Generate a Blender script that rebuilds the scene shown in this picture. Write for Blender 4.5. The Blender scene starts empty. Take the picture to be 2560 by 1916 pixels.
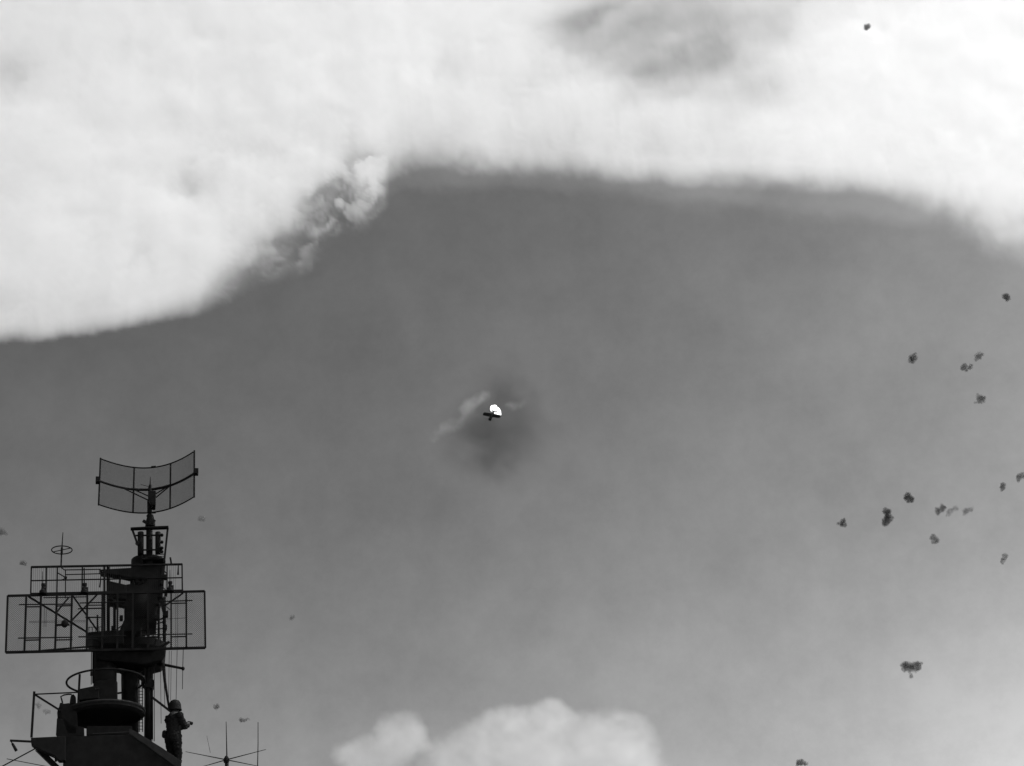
import bpy, bmesh, math, random
import numpy as np
from mathutils import Vector, Matrix, noise as mnoise

random.seed(7)
SC = bpy.context.scene
COL = SC.collection
R = math.radians

# ------------------------------------------------------------------ camera
CAM_H = 1.7
PITCH, ROLL, HFOV = R(30.0), R(-7.3), R(40.0)
F = 1280.0 / math.tan(HFOV / 2)
fwd = Vector((0, math.cos(PITCH), math.sin(PITCH)))
up0 = Vector((0, -math.sin(PITCH), math.cos(PITCH)))
rt0 = Vector((1, 0, 0))
rt = (rt0 * math.cos(ROLL) + up0 * math.sin(ROLL)).normalized()
up = (up0 * math.cos(ROLL) - rt0 * math.sin(ROLL)).normalized()
EYE = Vector((0, 0, CAM_H))
cd = bpy.data.cameras.new('camera')
cam = bpy.data.objects.new('camera', cd)
COL.objects.link(cam)
m = Matrix((rt, up, -fwd)).transposed().to_4x4()
m.translation = EYE
cam.matrix_world = m
cd.sensor_width = 36
cd.angle = HFOV
cd.clip_start, cd.clip_end = 0.1, 60000
SC.camera = cam

# ------------------------------------------------------------------ light
SUN_EL, SUN_AZ = R(54), R(84)           # azimuth measured from +Y towards +X
SKY_K = .74
wd = bpy.data.worlds.new('World')
SC.world = wd
wd.use_nodes = True
nt = wd.node_tree
nt.nodes.clear()
out = nt.nodes.new('ShaderNodeOutputWorld')
bg = nt.nodes.new('ShaderNodeBackground')
sky = nt.nodes.new('ShaderNodeTexSky')
sky.sky_type = 'NISHITA'
sky.sun_disc = False
sky.sun_elevation = SUN_EL
sky.sun_rotation = SUN_AZ
sky.air_density = 1.0
sky.dust_density = 1.0
sky.ozone_density = 1.0
# monochrome film behind an orange filter: mostly the red and green of the sky
mixw = nt.nodes.new('ShaderNodeVectorMath'); mixw.operation = 'DOT_PRODUCT'
mixw.inputs[1].default_value = (0.62, 0.33, 0.05)
nt.links.new(sky.outputs[0], mixw.inputs[0])
pw = nt.nodes.new('ShaderNodeMath'); pw.operation = 'POWER'; pw.inputs[1].default_value = 2.0
nt.links.new(mixw.outputs['Value'], pw.inputs[0])
sc_ = nt.nodes.new('ShaderNodeMath'); sc_.operation = 'MULTIPLY'; sc_.inputs[1].default_value = SKY_K
nt.links.new(pw.outputs[0], sc_.inputs[0])
# very thin uneven high veil, all round the sky
tcw = nt.nodes.new('ShaderNodeTexCoord')
nz_ = nt.nodes.new('ShaderNodeTexNoise'); nz_.inputs['Scale'].default_value = 4.5; nz_.inputs['Detail'].default_value = 11; nz_.inputs['Roughness'].default_value = .72
nt.links.new(tcw.outputs['Generated'], nz_.inputs['Vector'])
mrw = nt.nodes.new('ShaderNodeMapRange')
mrw.inputs['From Min'].default_value = .36; mrw.inputs['From Max'].default_value = .64; mrw.inputs['To Min'].default_value = .86; mrw.inputs['To Max'].default_value = 1.14
nt.links.new(nz_.outputs['Fac'], mrw.inputs['Value'])
vl = nt.nodes.new('ShaderNodeMath'); vl.operation = 'MULTIPLY'
nt.links.new(sc_.outputs[0], vl.inputs[0]); nt.links.new(mrw.outputs[0], vl.inputs[1])
nt.links.new(vl.outputs[0], bg.inputs['Color'])
bg.inputs['Strength'].default_value = 0.07
nt.links.new(bg.outputs[0], out.inputs[0])

sd = bpy.data.lights.new('sun', 'SUN')
sd.energy = 5.0
sd.angle = R(0.5)
sd.color = (1.0, 1.0, 1.0)
sun = bpy.data.objects.new('sun', sd)
COL.objects.link(sun)
sdir = Vector((math.sin(SUN_AZ) * math.cos(SUN_EL), math.cos(SUN_AZ) * math.cos(SUN_EL), math.sin(SUN_EL)))
sun.rotation_euler = sdir.to_track_quat('Z', 'Y').to_euler()

SC.view_settings.view_transform = 'Standard'
SC.view_settings.look = 'None'
SC.view_settings.exposure = 0.0
SC.view_settings.gamma = 1.0
SC.render.engine = 'CYCLES'
SC.cycles.use_denoising = True
SC.cycles.volume_bounces = 5
SC.cycles.max_bounces = 8
SC.cycles.transparent_max_bounces = 48
SC.render.filter_size = 1.75

# ------------------------------------------------------------------ helpers
def ray(px, py):
    return (rt * ((px - 1280.0) / F) + up * (-(py - 958.0) / F) + fwd)

_d = ray(330, 1500)
N = Vector((_d.x, _d.y, 0)).normalized()          # horizontal, from the camera to the mast
E = Vector((N.y, -N.x, 0))                        # horizontal, to the right along the mast's face
Z = Vector((0, 0, 1))
DM = 31.0

def M(px, py, off=0.0):
    d = ray(px, py)
    return EYE + d * ((DM + off) / d.dot(N))

def MZ(px, py, z):
    d = ray(px, py)
    return EYE + d * ((z - EYE.z) / d.z)

def far(px, py, dist):
    return EYE + ray(px, py).normalized() * dist

def zoomer(x0, y0, k):
    def f(X, Y, off=0.0):
        return M(x0 + X * k, y0 + Y * k, off)
    f.k = k
    f.px = lambda X, Y: (x0 + X * k, y0 + Y * k)
    return f
Q1 = zoomer(0, 1100, 640 / 2212)
Q2 = zoomer(0, 1480, 560 / 2127)
Q3 = zoomer(220, 1110, 300 / 2160)
Q4 = zoomer(0, 1320, 300 / 1552)
Q5 = zoomer(220, 1320, 300 / 1552)
Q6 = zoomer(0, 1640, 300 / 1800)
Q7 = zoomer(220, 1640, 300 / 1800)
Q8 = zoomer(440, 1760, 260 / 2212)
PXM = 112.0                                       # picture elements per metre at the mast

def W(q, w):                                      # width in a zoom -> metres
    return w * q.k / PXM

class MB:
    def __init__(self):
        self.v, self.f = [], []
    def add(self, vs, fs):
        n = len(self.v)
        self.v += [Vector(a) for a in vs]
        self.f += [tuple(i + n for i in a) for a in fs]
        return self
    def tube(self, pts, r, n=8, r2=None, closed=False):
        pts = [Vector(p) for p in pts]
        k = len(pts)
        rings = []
        prev = None
        for i, p in enumerate(pts):
            if closed:
                t = (pts[(i + 1) % k] - pts[i - 1]).normalized()
            else:
                t = (pts[min(i + 1, k - 1)] - pts[max(i - 1, 0)]).normalized()
            a = prev if prev is not None else (Z if abs(t.z) < .9 else N)
            s = t.cross(a)
            if s.length < 1e-5:
                s = t.cross(E)
            s.normalize()
            u = s.cross(t).normalized()
            prev = u
            rr = r if r2 is None else r + (r2 - r) * i / max(1, k - 1)
            rings.append([p + s * (rr * math.cos(2 * math.pi * j / n)) + u * (rr * math.sin(2 * math.pi * j / n)) for j in range(n)])
        vs = [q for ring in rings for q in ring]
        fs = []
        for i in range(k if closed else k - 1):
            b = ((i + 1) % k) * n
            for j in range(n):
                fs.append((i * n + j, i * n + (j + 1) % n, b + (j + 1) % n, b + j))
        if not closed:
            fs.append(tuple(range(n))[::-1])
            fs.append(tuple((k - 1) * n + j for j in range(n)))
        return self.add(vs, fs)
    def bar(self, p, q, w, d=None):               # square section beam
        d = d or w
        p, q = Vector(p), Vector(q)
        t = (q - p).normalized()
        a = N - t * N.dot(t)
        if a.length < 1e-3:
            a = E - t * E.dot(t)
        a.normalize()
        s = t.cross(a).normalized()
        vs = []
        for c in (p, q):
            for i, j in ((-1, -1), (1, -1), (1, 1), (-1, 1)):
                vs.append(c + s * (i * w / 2) + a * (j * d / 2))
        return self.add(vs, [(0, 1, 2, 3), (7, 6, 5, 4), (0, 4, 5, 1), (1, 5, 6, 2), (2, 6, 7, 3), (3, 7, 4, 0)])
    def prism(self, poly, depth):                 # traced outline, pushed back along N
        k = len(poly)
        vs = [Vector(p) for p in poly] + [Vector(p) + N * depth for p in poly]
        fs = [tuple(range(k)), tuple(range(2 * k - 1, k - 1, -1))]
        for i in range(k):
            fs.append((i, i + k, (i + 1) % k + k, (i + 1) % k))
        return self.add(vs, fs)
    def lathe(self, c, prof, n=28):               # prof: (radius, height) about a vertical axis at c
        c = Vector(c)
        vs, fs = [], []
        for r, h in prof:
            for j in range(n):
                a = 2 * math.pi * j / n
                vs.append(c + Vector((r * math.cos(a), r * math.sin(a), h)))
        for i in range(len(prof) - 1):
            for j in range(n):
                fs.append((i * n + j, i * n + (j + 1) % n, (i + 1) * n + (j + 1) % n, (i + 1) * n + j))
        fs.append(tuple(range(n))[::-1])
        fs.append(tuple((len(prof) - 1) * n + j for j in range(n)))
        return self.add(vs, fs)
    def ell(self, c, rx, ry, rz, n=14, k=9, ax=None):
        c = Vector(c)
        X, Y, ZZ = ax or (E, N, Z)
        vs, fs = [], []
        for i in range(1, k):
            t = math.pi * i / k
            for j in range(n):
                a = 2 * math.pi * j / n
                vs.append(c + X * (rx * math.sin(t) * math.cos(a)) + Y * (ry * math.sin(t) * math.sin(a)) + ZZ * (rz * math.cos(t)))
        for i in range(k - 2):
            for j in range(n):
                fs.append((i * n + j, (i + 1) * n + j, (i + 1) * n + (j + 1) % n, i * n + (j + 1) % n))
        a, b = len(vs), len(vs) + 1
        vs += [c + ZZ * rz, c - ZZ * rz]
        for j in range(n):
            fs.append((a, j, (j + 1) % n))
            fs.append((b, (k - 2) * n + (j + 1) % n, (k - 2) * n + j))
        return self.add(vs, fs)
    def box(self, c, w, d, h):
        c = Vector(c)
        vs = [c + E * (i * w / 2) + N * (j * d / 2) + Z * (l * h / 2) for l in (-1, 1) for i, j in ((-1, -1), (1, -1), (1, 1), (-1, 1))]
        return self.add(vs, [(3, 2, 1, 0), (4, 5, 6, 7), (0, 1, 5, 4), (1, 2, 6, 5), (2, 3, 7, 6), (3, 0, 4, 7)])
    def build(self, name, mat, parent=None, smooth=False, bevel=0.0):
        o0 = Vector((0, 0, 0)) if parent is None else ORG[parent.name]
        if parent is None:
            o0 = sum(self.v, Vector()) / len(self.v)
            o0.z = min(p.z for p in self.v)
        me = bpy.data.meshes.new(name)
        me.from_pydata([p - o0 for p in self.v], [], self.f)
        bm = bmesh.new(); bm.from_mesh(me)
        bmesh.ops.recalc_face_normals(bm, faces=bm.faces)
        bm.to_mesh(me); bm.free()
        me.materials.append(mat)
        if smooth:
            me.shade_auto_smooth if False else None
            for p in me.polygons:
                p.use_smooth = len(p.vertices) == 4 or len(p.vertices) == 3
        o = bpy.data.objects.new(name, me)
        COL.objects.link(o)
        ORG[o.name] = o0
        if parent is None:
            o.location = o0
        else:
            o.parent = parent
        if bevel:
            b = o.modifiers.new('edge', 'BEVEL'); b.width = bevel; b.segments = 2; b.limit_method = 'ANGLE'
        return o
ORG = {}

def thing(name, label, cat, loc, group=None):
    o = bpy.data.objects.new(name, None)
    COL.objects.link(o)
    o.location = loc
    o.empty_display_size = .2
    ORG[o.name] = Vector(loc)
    return tag(o, label, cat, group)

def tag(o, label, cat, group=None):
    o['label'] = label; o['category'] = cat
    if group: o['group'] = group
    return o

def kind(o, k):
    o['kind'] = k
    return o

# ------------------------------------------------------------------ materials (the film is black and white: all greys)
def mat(name, v, rough=.55, var=.25, scale=6.0, metal=0.0, bump=.0, spec=.06):
    mt = bpy.data.materials.new(name); mt.use_nodes = True
    t = mt.node_tree; b = t.nodes['Principled BSDF']
    tc = t.nodes.new('ShaderNodeTexCoord')
    no = t.nodes.new('ShaderNodeTexNoise'); no.inputs['Scale'].default_value = scale; no.inputs['Detail'].default_value = 6
    t.links.new(tc.outputs['Object'], no.inputs['Vector'])
    rp = t.nodes.new('ShaderNodeMapRange')
    rp.inputs['From Min'].default_value = .3; rp.inputs['From Max'].default_value = .7
    rp.inputs['To Min'].default_value = v * (1 - var); rp.inputs['To Max'].default_value = v * (1 + var)
    t.links.new(no.outputs['Fac'], rp.inputs['Value'])
    t.links.new(rp.outputs[0], b.inputs['Base Color'])
    b.inputs['Roughness'].default_value = rough; b.inputs['Specular IOR Level'].default_value = spec
    b.inputs['Metallic'].default_value = metal
    if bump:
        bp = t.nodes.new('ShaderNodeBump'); bp.inputs['Strength'].default_value = bump
        t.links.new(no.outputs['Fac'], bp.inputs['Height']); t.links.new(bp.outputs[0], b.inputs['Normal'])
    return mt
PAINT = mat('navy_grey_paint', .017, .7)
PAINT_LIT = mat('navy_paint_lit', .034, .65)  # lit copy of the navy paint: light put into the colour
STEEL = mat('dark_steel', .017, .6)
WIRE = mat('wire', .025, .6)
CLOTH = mat('dark_cloth', .018, .9, scale=20, bump=.2)
SKIN = mat('skin', .10, .6)
HELM = mat('helmet_paint', .015, .55)
GLASS = mat('lens', .03, .15)
AIRF = mat('charred_aircraft_paint', .012, .6)
SEA = mat('sea_water', .03, .12, scale=.05, spec=.5)
DECK = mat('deck_planks', .09, .8, scale=.6)

def volmat(name, density, albedo, g=0.0):
    mt = bpy.data.materials.new(name); mt.use_nodes = True
    t = mt.node_tree; t.nodes.clear()
    o = t.nodes.new('ShaderNodeOutputMaterial')
    tr = t.nodes.new('ShaderNodeBsdfTransparent')
    rgb = t.nodes.new('ShaderNodeRGB'); rgb.outputs[0].default_value = (1, 1, 1, 1)
    t.links.new(rgb.outputs[0], tr.inputs['Color'])
    t.links.new(tr.outputs[0], o.inputs['Surface'])
    pv = t.nodes.new('ShaderNodeVolumePrincipled')
    pv.inputs['Color'].default_value = (albedo,) * 3 + (1,)
    pv.inputs['Density'].default_value = density
    pv.inputs['Anisotropy'].default_value = g
    pv.inputs['Density Attribute'].default_value = ''
    t.links.new(pv.outputs[0], o.inputs['Volume'])
    return mt

# ------------------------------------------------------------------ setting below the frame: sea and flight deck
def sheet(name, r, z, mt, n=64):
    b = MB(); vs = [Vector((r * math.cos(2 * math.pi * j / n), r * math.sin(2 * math.pi * j / n), z)) for j in range(n)]
    b.add(vs, [tuple(range(n))])
    return kind(b.build(name, mt), 'structure')
sheet('sea', 30000, -18, SEA)
b = MB(); b.add([(-60, -14, -.6), (60, -14, -.6), (60, 45, -.6), (-60, 45, -.6), (-60, -14, 0), (60, -14, 0), (60, 45, 0), (-60, 45, 0)],
               [(3, 2, 1, 0), (4, 5, 6, 7), (0, 1, 5, 4), (1, 2, 6, 5), (2, 3, 7, 6), (3, 0, 4, 7)])
kind(b.build('flight_deck', DECK), 'structure')

# ------------------------------------------------------------------ clouds: closed bodies of real thickness filled with even scattering air
def interp(x, pts):
    xs = [p[0] for p in pts]; ys = [p[1] for p in pts]
    return np.interp(x, xs, ys)

_rng = np.random.RandomState(3)
_perm = _rng.rand(512, 512)
def vnoise(x, y, seed=0):
    x = x + seed * 17.31; y = y + seed * 9.77
    xi = np.floor(x).astype(int); yi = np.floor(y).astype(int)
    fx = x - xi; fy = y - yi
    fx = fx * fx * fx * (fx * (fx * 6 - 15) + 10); fy = fy * fy * fy * (fy * (fy * 6 - 15) + 10)
    g = lambda a, b: _perm[a % 512, b % 512]
    return (g(xi, yi) * (1 - fx) + g(xi + 1, yi) * fx) * (1 - fy) + (g(xi, yi + 1) * (1 - fx) + g(xi + 1, yi + 1) * fx) * fy
def fbm(x, y, oct=5, seed=0, gain=.5):
    a, s, t = 1.0, 0.0, 0.0
    for i in range(oct):
        s = s + a * (vnoise(x, y, seed + i * 3) - .5); t += a
        x = x * 2.03 + 1.7; y = y * 2.03 + 3.1; a *= gain
    return s / t * 2
def sstep(a, b, x):
    t = np.clip((x - a) / (b - a), 0, 1)
    return t * t * (3 - 2 * t)

def slab_cloud(name, us, vs, T, centre, lowpart, mt, label, cat='cloud', tmin=.5):
    """closed body: T[i, j] metres of thickness at column i, row j about the sheet of points centre(u, v), along axis(u, v)"""
    nu, nv = len(us), len(vs)
    T = np.where(T < tmin, 0, T)
    T[0, :] = T[-1, :] = 0; T[:, 0] = T[:, -1] = 0
    verts = []; lo = -np.ones((nu, nv), int); hi = -np.ones((nu, nv), int)
    for i in range(nu):
        for j in range(nv):
            nb = T[max(0, i - 1):i + 2, max(0, j - 1):j + 2]
            if nb.max() <= 0: continue
            c, ax = centre(us[i], vs[j])
            t = T[i, j]
            lo[i, j] = len(verts); verts.append(c - ax * (t * lowpart))
            if t > 0:
                hi[i, j] = len(verts); verts.append(c + ax * (t * (1 - lowpart)))
            else:
                hi[i, j] = lo[i, j]
    faces = []
    for i in range(nu - 1):
        for j in range(nv - 1):
            if max(T[i, j], T[i + 1, j], T[i, j + 1], T[i + 1, j + 1]) <= 0: continue
            for tri in (((i, j), (i + 1, j), (i + 1, j + 1)), ((i, j), (i + 1, j + 1), (i, j + 1))):
                if max(T[a] for a in tri) <= 0: continue
                faces.append(tuple(int(lo[a]) for a in tri))
                faces.append(tuple(int(hi[a]) for a in tri[::-1]))
    b = MB(); b.v = verts; b.f = faces
    o = b.build(name, mt)
    for p in o.data.polygons: p.use_smooth = False
    tag(o, label, cat)
    return o

K = 2560 / 2212
EDGE = [(p[0] * K, p[1] * K) for p in [(-300, 790), (-120, 755), (0, 742), (80, 738), (150, 734), (250, 723), (330, 706), (430, 690), (500, 664), (580, 626), (650, 598), (700, 566),
        (740, 520), (800, 492), (826, 452), (842, 405), (870, 380), (950, 374), (1050, 380), (1200, 388), (1400, 402), (1600, 418), (1800, 432), (1900, 438),
        (1960, 458), (2040, 478), (2100, 515), (2150, 540), (2212, 552), (2500, 600)]]
SOFT = [(p[0] * K, p[1] * K) for p in [(-300, 14), (250, 16), (430, 34), (560, 70), (680, 70), (740, 60), (830, 34), (900, 30), (1200, 22), (1900, 28), (2040, 44), (2212, 64)]]
VEIL = [(p[0] * K, p[1] * K) for p in [(-300, 0), (760, 0), (840, 28), (950, 44), (1200, 30), (1400, 42), (1700, 46), (1880, 62), (1960, 44), (2040, 20), (2120, 24), (2500, 40)]]

def bank():
    us = np.concatenate([np.arange(-420, -20, 40), np.arange(-20, 2600, 7), np.arange(2600, 3000, 40), np.arange(3000, 9000, 220)]).astype(float)
    vs = np.concatenate([np.arange(-7600, -700, 230), np.arange(-700, -60, 40), np.arange(-60, 330, 12), np.arange(330, 930, 6)]).astype(float)  # outer grid added out of view, over the sun, to shade the mast
    U, V = np.meshgrid(us, vs, indexing='ij')
    rough = interp(U, [(-400, 5), (450, 8), (700, 16), (850, 34), (960, 22), (1050, 12), (2200, 8), (2500, 20)])
    wu = 22 * fbm(U / 50, V / 50, 4, 61); wv = 22 * fbm(U / 50, V / 50, 4, 67)
    e = interp(U, EDGE) + rough * fbm((U + wu) / 60, (V + wv) / 60, 6, 1, .6) * 1.6 + 10 * fbm(U / 260, V / 260, 3, 5)
    s = e - V
    so = interp(U, SOFT)
    x = np.clip(s / (so * 2.2), 0, 1)
    d = (x ** interp(U, [(500, 1.5), (960, 1.8)])) * (1 - .35 * x) / .65 * 1.35 + sstep(0, 1, (s - so) / 260.0) * 1.15        # optical depth straight through
    n1 = fbm(U / 420, V / 300, 5, 11)
    n2 = fbm(U / 150, V / 110, 5, 23)
    n3 = fbm((U + 3 * wu) / 55, (V + 3 * wv) / 40, 5, 47, .6)
    d = d * np.clip(1 + .42 * n1 + .30 * n2 + .22 * n3, .2, 2)
    # thin grey window near the top, right of the middle, with slanting streaks
    gx = (U - 1770) * .96 + (V - 20) * -.27; gy = (U - 1770) * .27 + (V - 20) * .96
    gx2 = (U - 1640) * .93 + (V - 130) * .36; gy2 = -(U - 1640) * .36 + (V - 130) * .93
    g = np.clip(np.exp(-(gx / 430) ** 2 - (gy / 150) ** 2) + .9 * np.exp(-(gx2 / 280) ** 2 - (gy2 / 105) ** 2), 0, 1.1)
    st = fbm(gx / 190 + .4 * n2, gy / 60, 5, 83, .55)
    d = d * np.exp(-1.45 * g) * np.clip(1 + .9 * g * st, .3, 2)
    # faint grey mottles in the left part
    for mx, my, mr, ma in ((480, 480, 70, .45), (350, 640, 60, .4), (20, 220, 70, .5), (1110, 190, 60, .35), (190, 560, 60, .3)):
        mg = np.exp(-((U + 2 * wu - mx) / mr) ** 2 - ((V + 2 * wv - my) / (mr * .75)) ** 2)
        d = d * (1 - ma * mg)
    # torn knot at the corner of the bank
    k = np.clip(1.25 * np.exp(-(((U - 870) * .8 - (V - 500) * .6) / 110) ** 4 - (((U - 870) * .6 + (V - 500) * .8) / 75) ** 4), 0, 1)
    w = fbm(U / 62 + 1.2 * n2 + wu / 26, V / 46 + 1.2 * n1 + wv / 26, 5, 31, .5)
    d = d * np.exp(-k * np.clip(.85 - 2.7 * w, 0, 1.8))
    # the same tearing, weaker, along the left slope of the edge
    kb = np.exp(-((s - 50) / 75) ** 2) * np.clip((U - 480) / 250, 0, 1) * np.clip((1000 - U) / 120, 0, 1)
    d = d * np.exp(-kb * np.clip(.6 - 3.4 * w, 0, 1.7))
    # faint veil under the long right-hand edge
    ve = e + interp(U, VEIL) * (1 + .25 * fbm(U / 120, V / 60, 3, 41))
    d = d + .10 * sstep(0, 60, ve + 14 - V) ** 1.5 * (interp(U, VEIL) > 3) * (1 + .5 * n2)
    d = np.clip(d, 0, 4)
    T = d * 12.5
    def centre(u, v):
        dr = ray(u, v)
        return EYE + dr * (1500.0 / max(dr.z, .15)), Z
    return slab_cloud('cloud_bank', us, vs, T, centre, .35, CLOUD, 'huge bright white cloud bank filling the top of the sky', tmin=.06)
CLOUD = volmat('cloud_water', .036, .997, .38)
CLOUD2 = volmat('thin_cloud_water', .0022, .985, .45)
bank()

def low_cloud(name, blobs, box, label, seed, fade):
    us = np.arange(box[0], box[2], 6.0); vs = np.arange(box[1], box[3], 6.0)
    U, V = np.meshgrid(us, vs, indexing='ij')
    wx = 26 * fbm(U / 90, V / 90, 4, seed); wy = 26 * fbm(U / 90, V / 90, 4, seed + 7)
    h = np.zeros_like(U)
    for (x, y, rx, ry, a) in blobs:
        q = 1 - ((U + wx - x) / rx) ** 2 - ((V + wy - y) / ry) ** 2
        h = h + a * np.exp(-1.3 * (1 - q) ** 1.9)
    h = np.clip(h * (1 + .35 * fbm(U / 34, V / 30, 4, seed + 21)) - .16, 0, 9)
    h = (1 - np.exp(-1.1 * h)) ** 1.2 * (1 + .5 * fbm(U / 75, V / 55, 5, seed + 3))
    def centre(u, v):
        dr = ray(u, v)
        return EYE + dr * (4200.0 / dr.normalized().dot(fwd) / dr.length), dr.normalized()
    return slab_cloud(name, us, vs, np.clip(h, 0, 2) * 390, centre, .5, CLOUD2, label)
low_cloud('small_cloud', [(930, 1880, 110, 52, .9), (1000, 1835, 75, 52, .95), (880, 1893, 60, 38, .6), (1040, 1850, 40, 40, .4)],
          (780, 1740, 1110, 1990), 'small pale cloud low in the sky, left of the wider lumpy one', 51, 1)
low_cloud('wide_cloud', [(1180, 1900, 130, 95, .8), (1260, 1830, 85, 60, .75), (1370, 1850, 140, 90, .9), (1385, 1785, 55, 40, .55), (1535, 1850, 98, 84, .95), (1580, 1905, 52, 100, .7),
                         (1450, 1930, 220, 90, .95), (1140, 1890, 70, 50, .5)],
          (1030, 1700, 1730, 2080), 'wide lumpy pale cloud at the bottom edge of the sky', 77, 1)

# ------------------------------------------------------------------ smoke bodies from lumps
def lumps(name, balls, mt, voxel, rough=.0, rscale=1.0, parent=None):
    b = MB()
    for c, r in balls:
        b.ell(c, r, r, r, 12, 8)
    o0 = sum((Vector(c) for c, r in balls), Vector()) / len(balls)
    me = bpy.data.meshes.new(name)
    me.from_pydata([p - o0 for p in b.v], [], b.f)
    t = bpy.data.objects.new('tmp', me); COL.objects.link(t)
    mo = t.modifiers.new('r', 'REMESH'); mo.mode = 'VOXEL'; mo.voxel_size = voxel
    dg = bpy.context.evaluated_depsgraph_get()
    m2 = bpy.data.meshes.new_from_object(t.evaluated_get(dg))
    bpy.data.objects.remove(t)
    if rough:
        co = np.empty(len(m2.vertices) * 3); m2.vertices.foreach_get('co', co)
        no = np.empty(len(m2.vertices) * 3); m2.vertices.foreach_get('normal', no)
        co = co.reshape(-1, 3); no = no.reshape(-1, 3)
        off = o0 * .013
        for i in range(len(co)):
            p = Vector(co[i]) * rscale + off
            co[i] += no[i] * (rough * (mnoise.fractal(p, .9, 2.0, 4)))
        m2.vertices.foreach_set('co', co.ravel())
    m2.name = name
    m2.materials.clear(); m2.materials.append(mt)
    o = bpy.data.objects.new(name, m2); COL.objects.link(o)
    o.location = o0
    ORG[o.name] = o0
    return o

PUFF = volmat('flak_smoke', .42, .15)
PUFF_MID = volmat('thinning_flak_smoke', .30, .15)
PUFF_OLD = volmat('old_flak_smoke', .15, .15)
FG = 'flak bursts dotted over the sky'
def puff(blobs, mt, label, dist=1500.0):
    """blobs: (x, y, r) in photo pixels; a soft-edged ragged body about as deep as it is wide"""
    sc = dist / F
    sd_ = int(blobs[0][0] * 3 + blobs[0][1]) % 200
    rm = max(b_[2] for b_ in blobs)
    us = np.arange(min(b_[0] - 2.1 * b_[2] for b_ in blobs), max(b_[0] + 2.1 * b_[2] for b_ in blobs), max(.9, rm / 8))
    vs = np.arange(min(b_[1] - 2.1 * b_[2] for b_ in blobs), max(b_[1] + 2.1 * b_[2] for b_ in blobs), max(.9, rm / 8))
    U, V = np.meshgrid(us, vs, indexing='ij')
    a = rm * 1.1
    U2 = U + .6 * rm * fbm(U / a, V / a, 4, sd_, .45); V2 = V + .6 * rm * fbm(U / a, V / a, 4, sd_ + 9, .45)
    T = np.zeros_like(U)
    for x, y, r in blobs:
        q_ = ((U2 - x) ** 2 + (V2 - y) ** 2) / (r * 1.05) ** 2
        T = np.maximum(T, r * np.exp(-1.1 * q_ ** 1.35))
    T = np.clip(T * 1.05 * (1 + .35 * fbm(U / (rm * 1.1), V / (rm * 1.1), 3, sd_ + 20)) - .16 * rm, 0, 99) * 2.0 * sc
    def centre(u, v):
        dr = ray(u, v).normalized()
        return EYE + dr * dist, dr
    o = slab_cloud('flak_burst', us, vs, T, centre, .5, mt, label, 'smoke puff', .1)
    o['group'] = FG
    return o

h = lambda X, Y, r: (2040 + X * .2415, 680 + Y * .2415, r * .2415)      # right-hand zoom, upper
g = lambda X, Y, r: (2040 + X * .2351, 1160 + Y * .2351, r * .2351)     # right-hand zoom, lower
puff([(2166, 68, 7.5), (2171, 66, 6.5)], PUFF, 'lone compact dark flak burst in front of the white cloud bank, top right')
puff([h(1975, 260, 38)], PUFF_MID, 'small faint round flak burst just under the cloud bank near the right edge', 1900)
puff([h(990, 905, 38), h(1015, 875, 30), h(1030, 850, 18)], PUFF, 'dark oval flak burst left of a close pair, upper right sky')
puff([h(1685, 875, 35), h(1705, 860, 28), h(1660, 905, 22)], PUFF_MID, 'slanted flak burst, upper one of the close pair below the cloud')
puff([h(1530, 980, 34), h(1590, 980, 30), h(1550, 1010, 26), h(1500, 975, 14)], PUFF_MID, 'wide double-lobed flak burst, lower one of the close pair')
puff([h(1710, 1310, 38), h(1690, 1345, 28), h(1685, 1270, 18), h(1655, 1355, 16)], PUFF_MID, 'single flak burst alone below the close pair')
puff([g(285, 632, 34), g(240, 635, 22), g(320, 655, 22), g(290, 598, 22)], PUFF, 'dark flak burst, leftmost of the right-hand cluster')
puff([g(755, 510, 44), g(770, 560, 42), g(745, 615, 42), g(815, 570, 22), g(790, 600, 30)], PUFF, 'tall ragged black flak burst, the darkest of the right-hand cluster')
puff([g(975, 345, 36), g(1010, 370, 38), g(985, 385, 30), g(1040, 380, 18)], PUFF, 'dark flak burst just above and right of the tall black one')
puff([g(1300, 500, 36), g(1350, 475, 34), g(1335, 450, 18)], PUFF_MID, 'grey flak burst, left and darkest of three in a row')
puff([g(1415, 520, 34), g(1480, 475, 30), g(1445, 495, 28), g(1390, 545, 16)], PUFF_OLD, 'grey slanted flak burst in the middle of three in a row', 1600)
puff([g(1590, 510, 34), g(1640, 490, 30), g(1665, 465, 18)], PUFF_OLD, 'palest flak burst, right end of the three in a row', 1600)
puff([g(1245, 790, 34), g(1275, 815, 38), g(1240, 835, 24), g(1310, 810, 16)], PUFF_MID, 'grey flak burst on its own below the row of three')
puff([g(1990, 225, 28), g(1985, 255, 26), g(1975, 275, 20)], PUFF, 'narrow upright dark flak burst near the right edge')
puff([g(2160, 150, 36), g(2180, 130, 28), g(2210, 130, 34)], PUFF_MID, 'grey flak burst cut off by the right edge of the view')
puff([g(2010, 985, 26), g(1990, 1020, 28), g(1975, 1045, 24)], PUFF_MID, 'slim tilted flak burst low beside the right edge')
q = lambda X, Y, r: (2180 + X * .151, 1600 + Y * .151, r * .151)
puff([q(540, 440, 75), q(640, 450, 85), q(740, 430, 66), q(790, 430, 52), q(540, 470, 60), q(480, 500, 34), q(600, 510, 50), q(830, 375, 34), q(620, 600, 42), q(600, 560, 36)], PUFF_MID,
     'large spreading flak burst with a hanging tail, low on the right')
q = lambda X, Y, r: (1900 + X * .0904, 1840 + Y * .0904, r * .0904)
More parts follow.
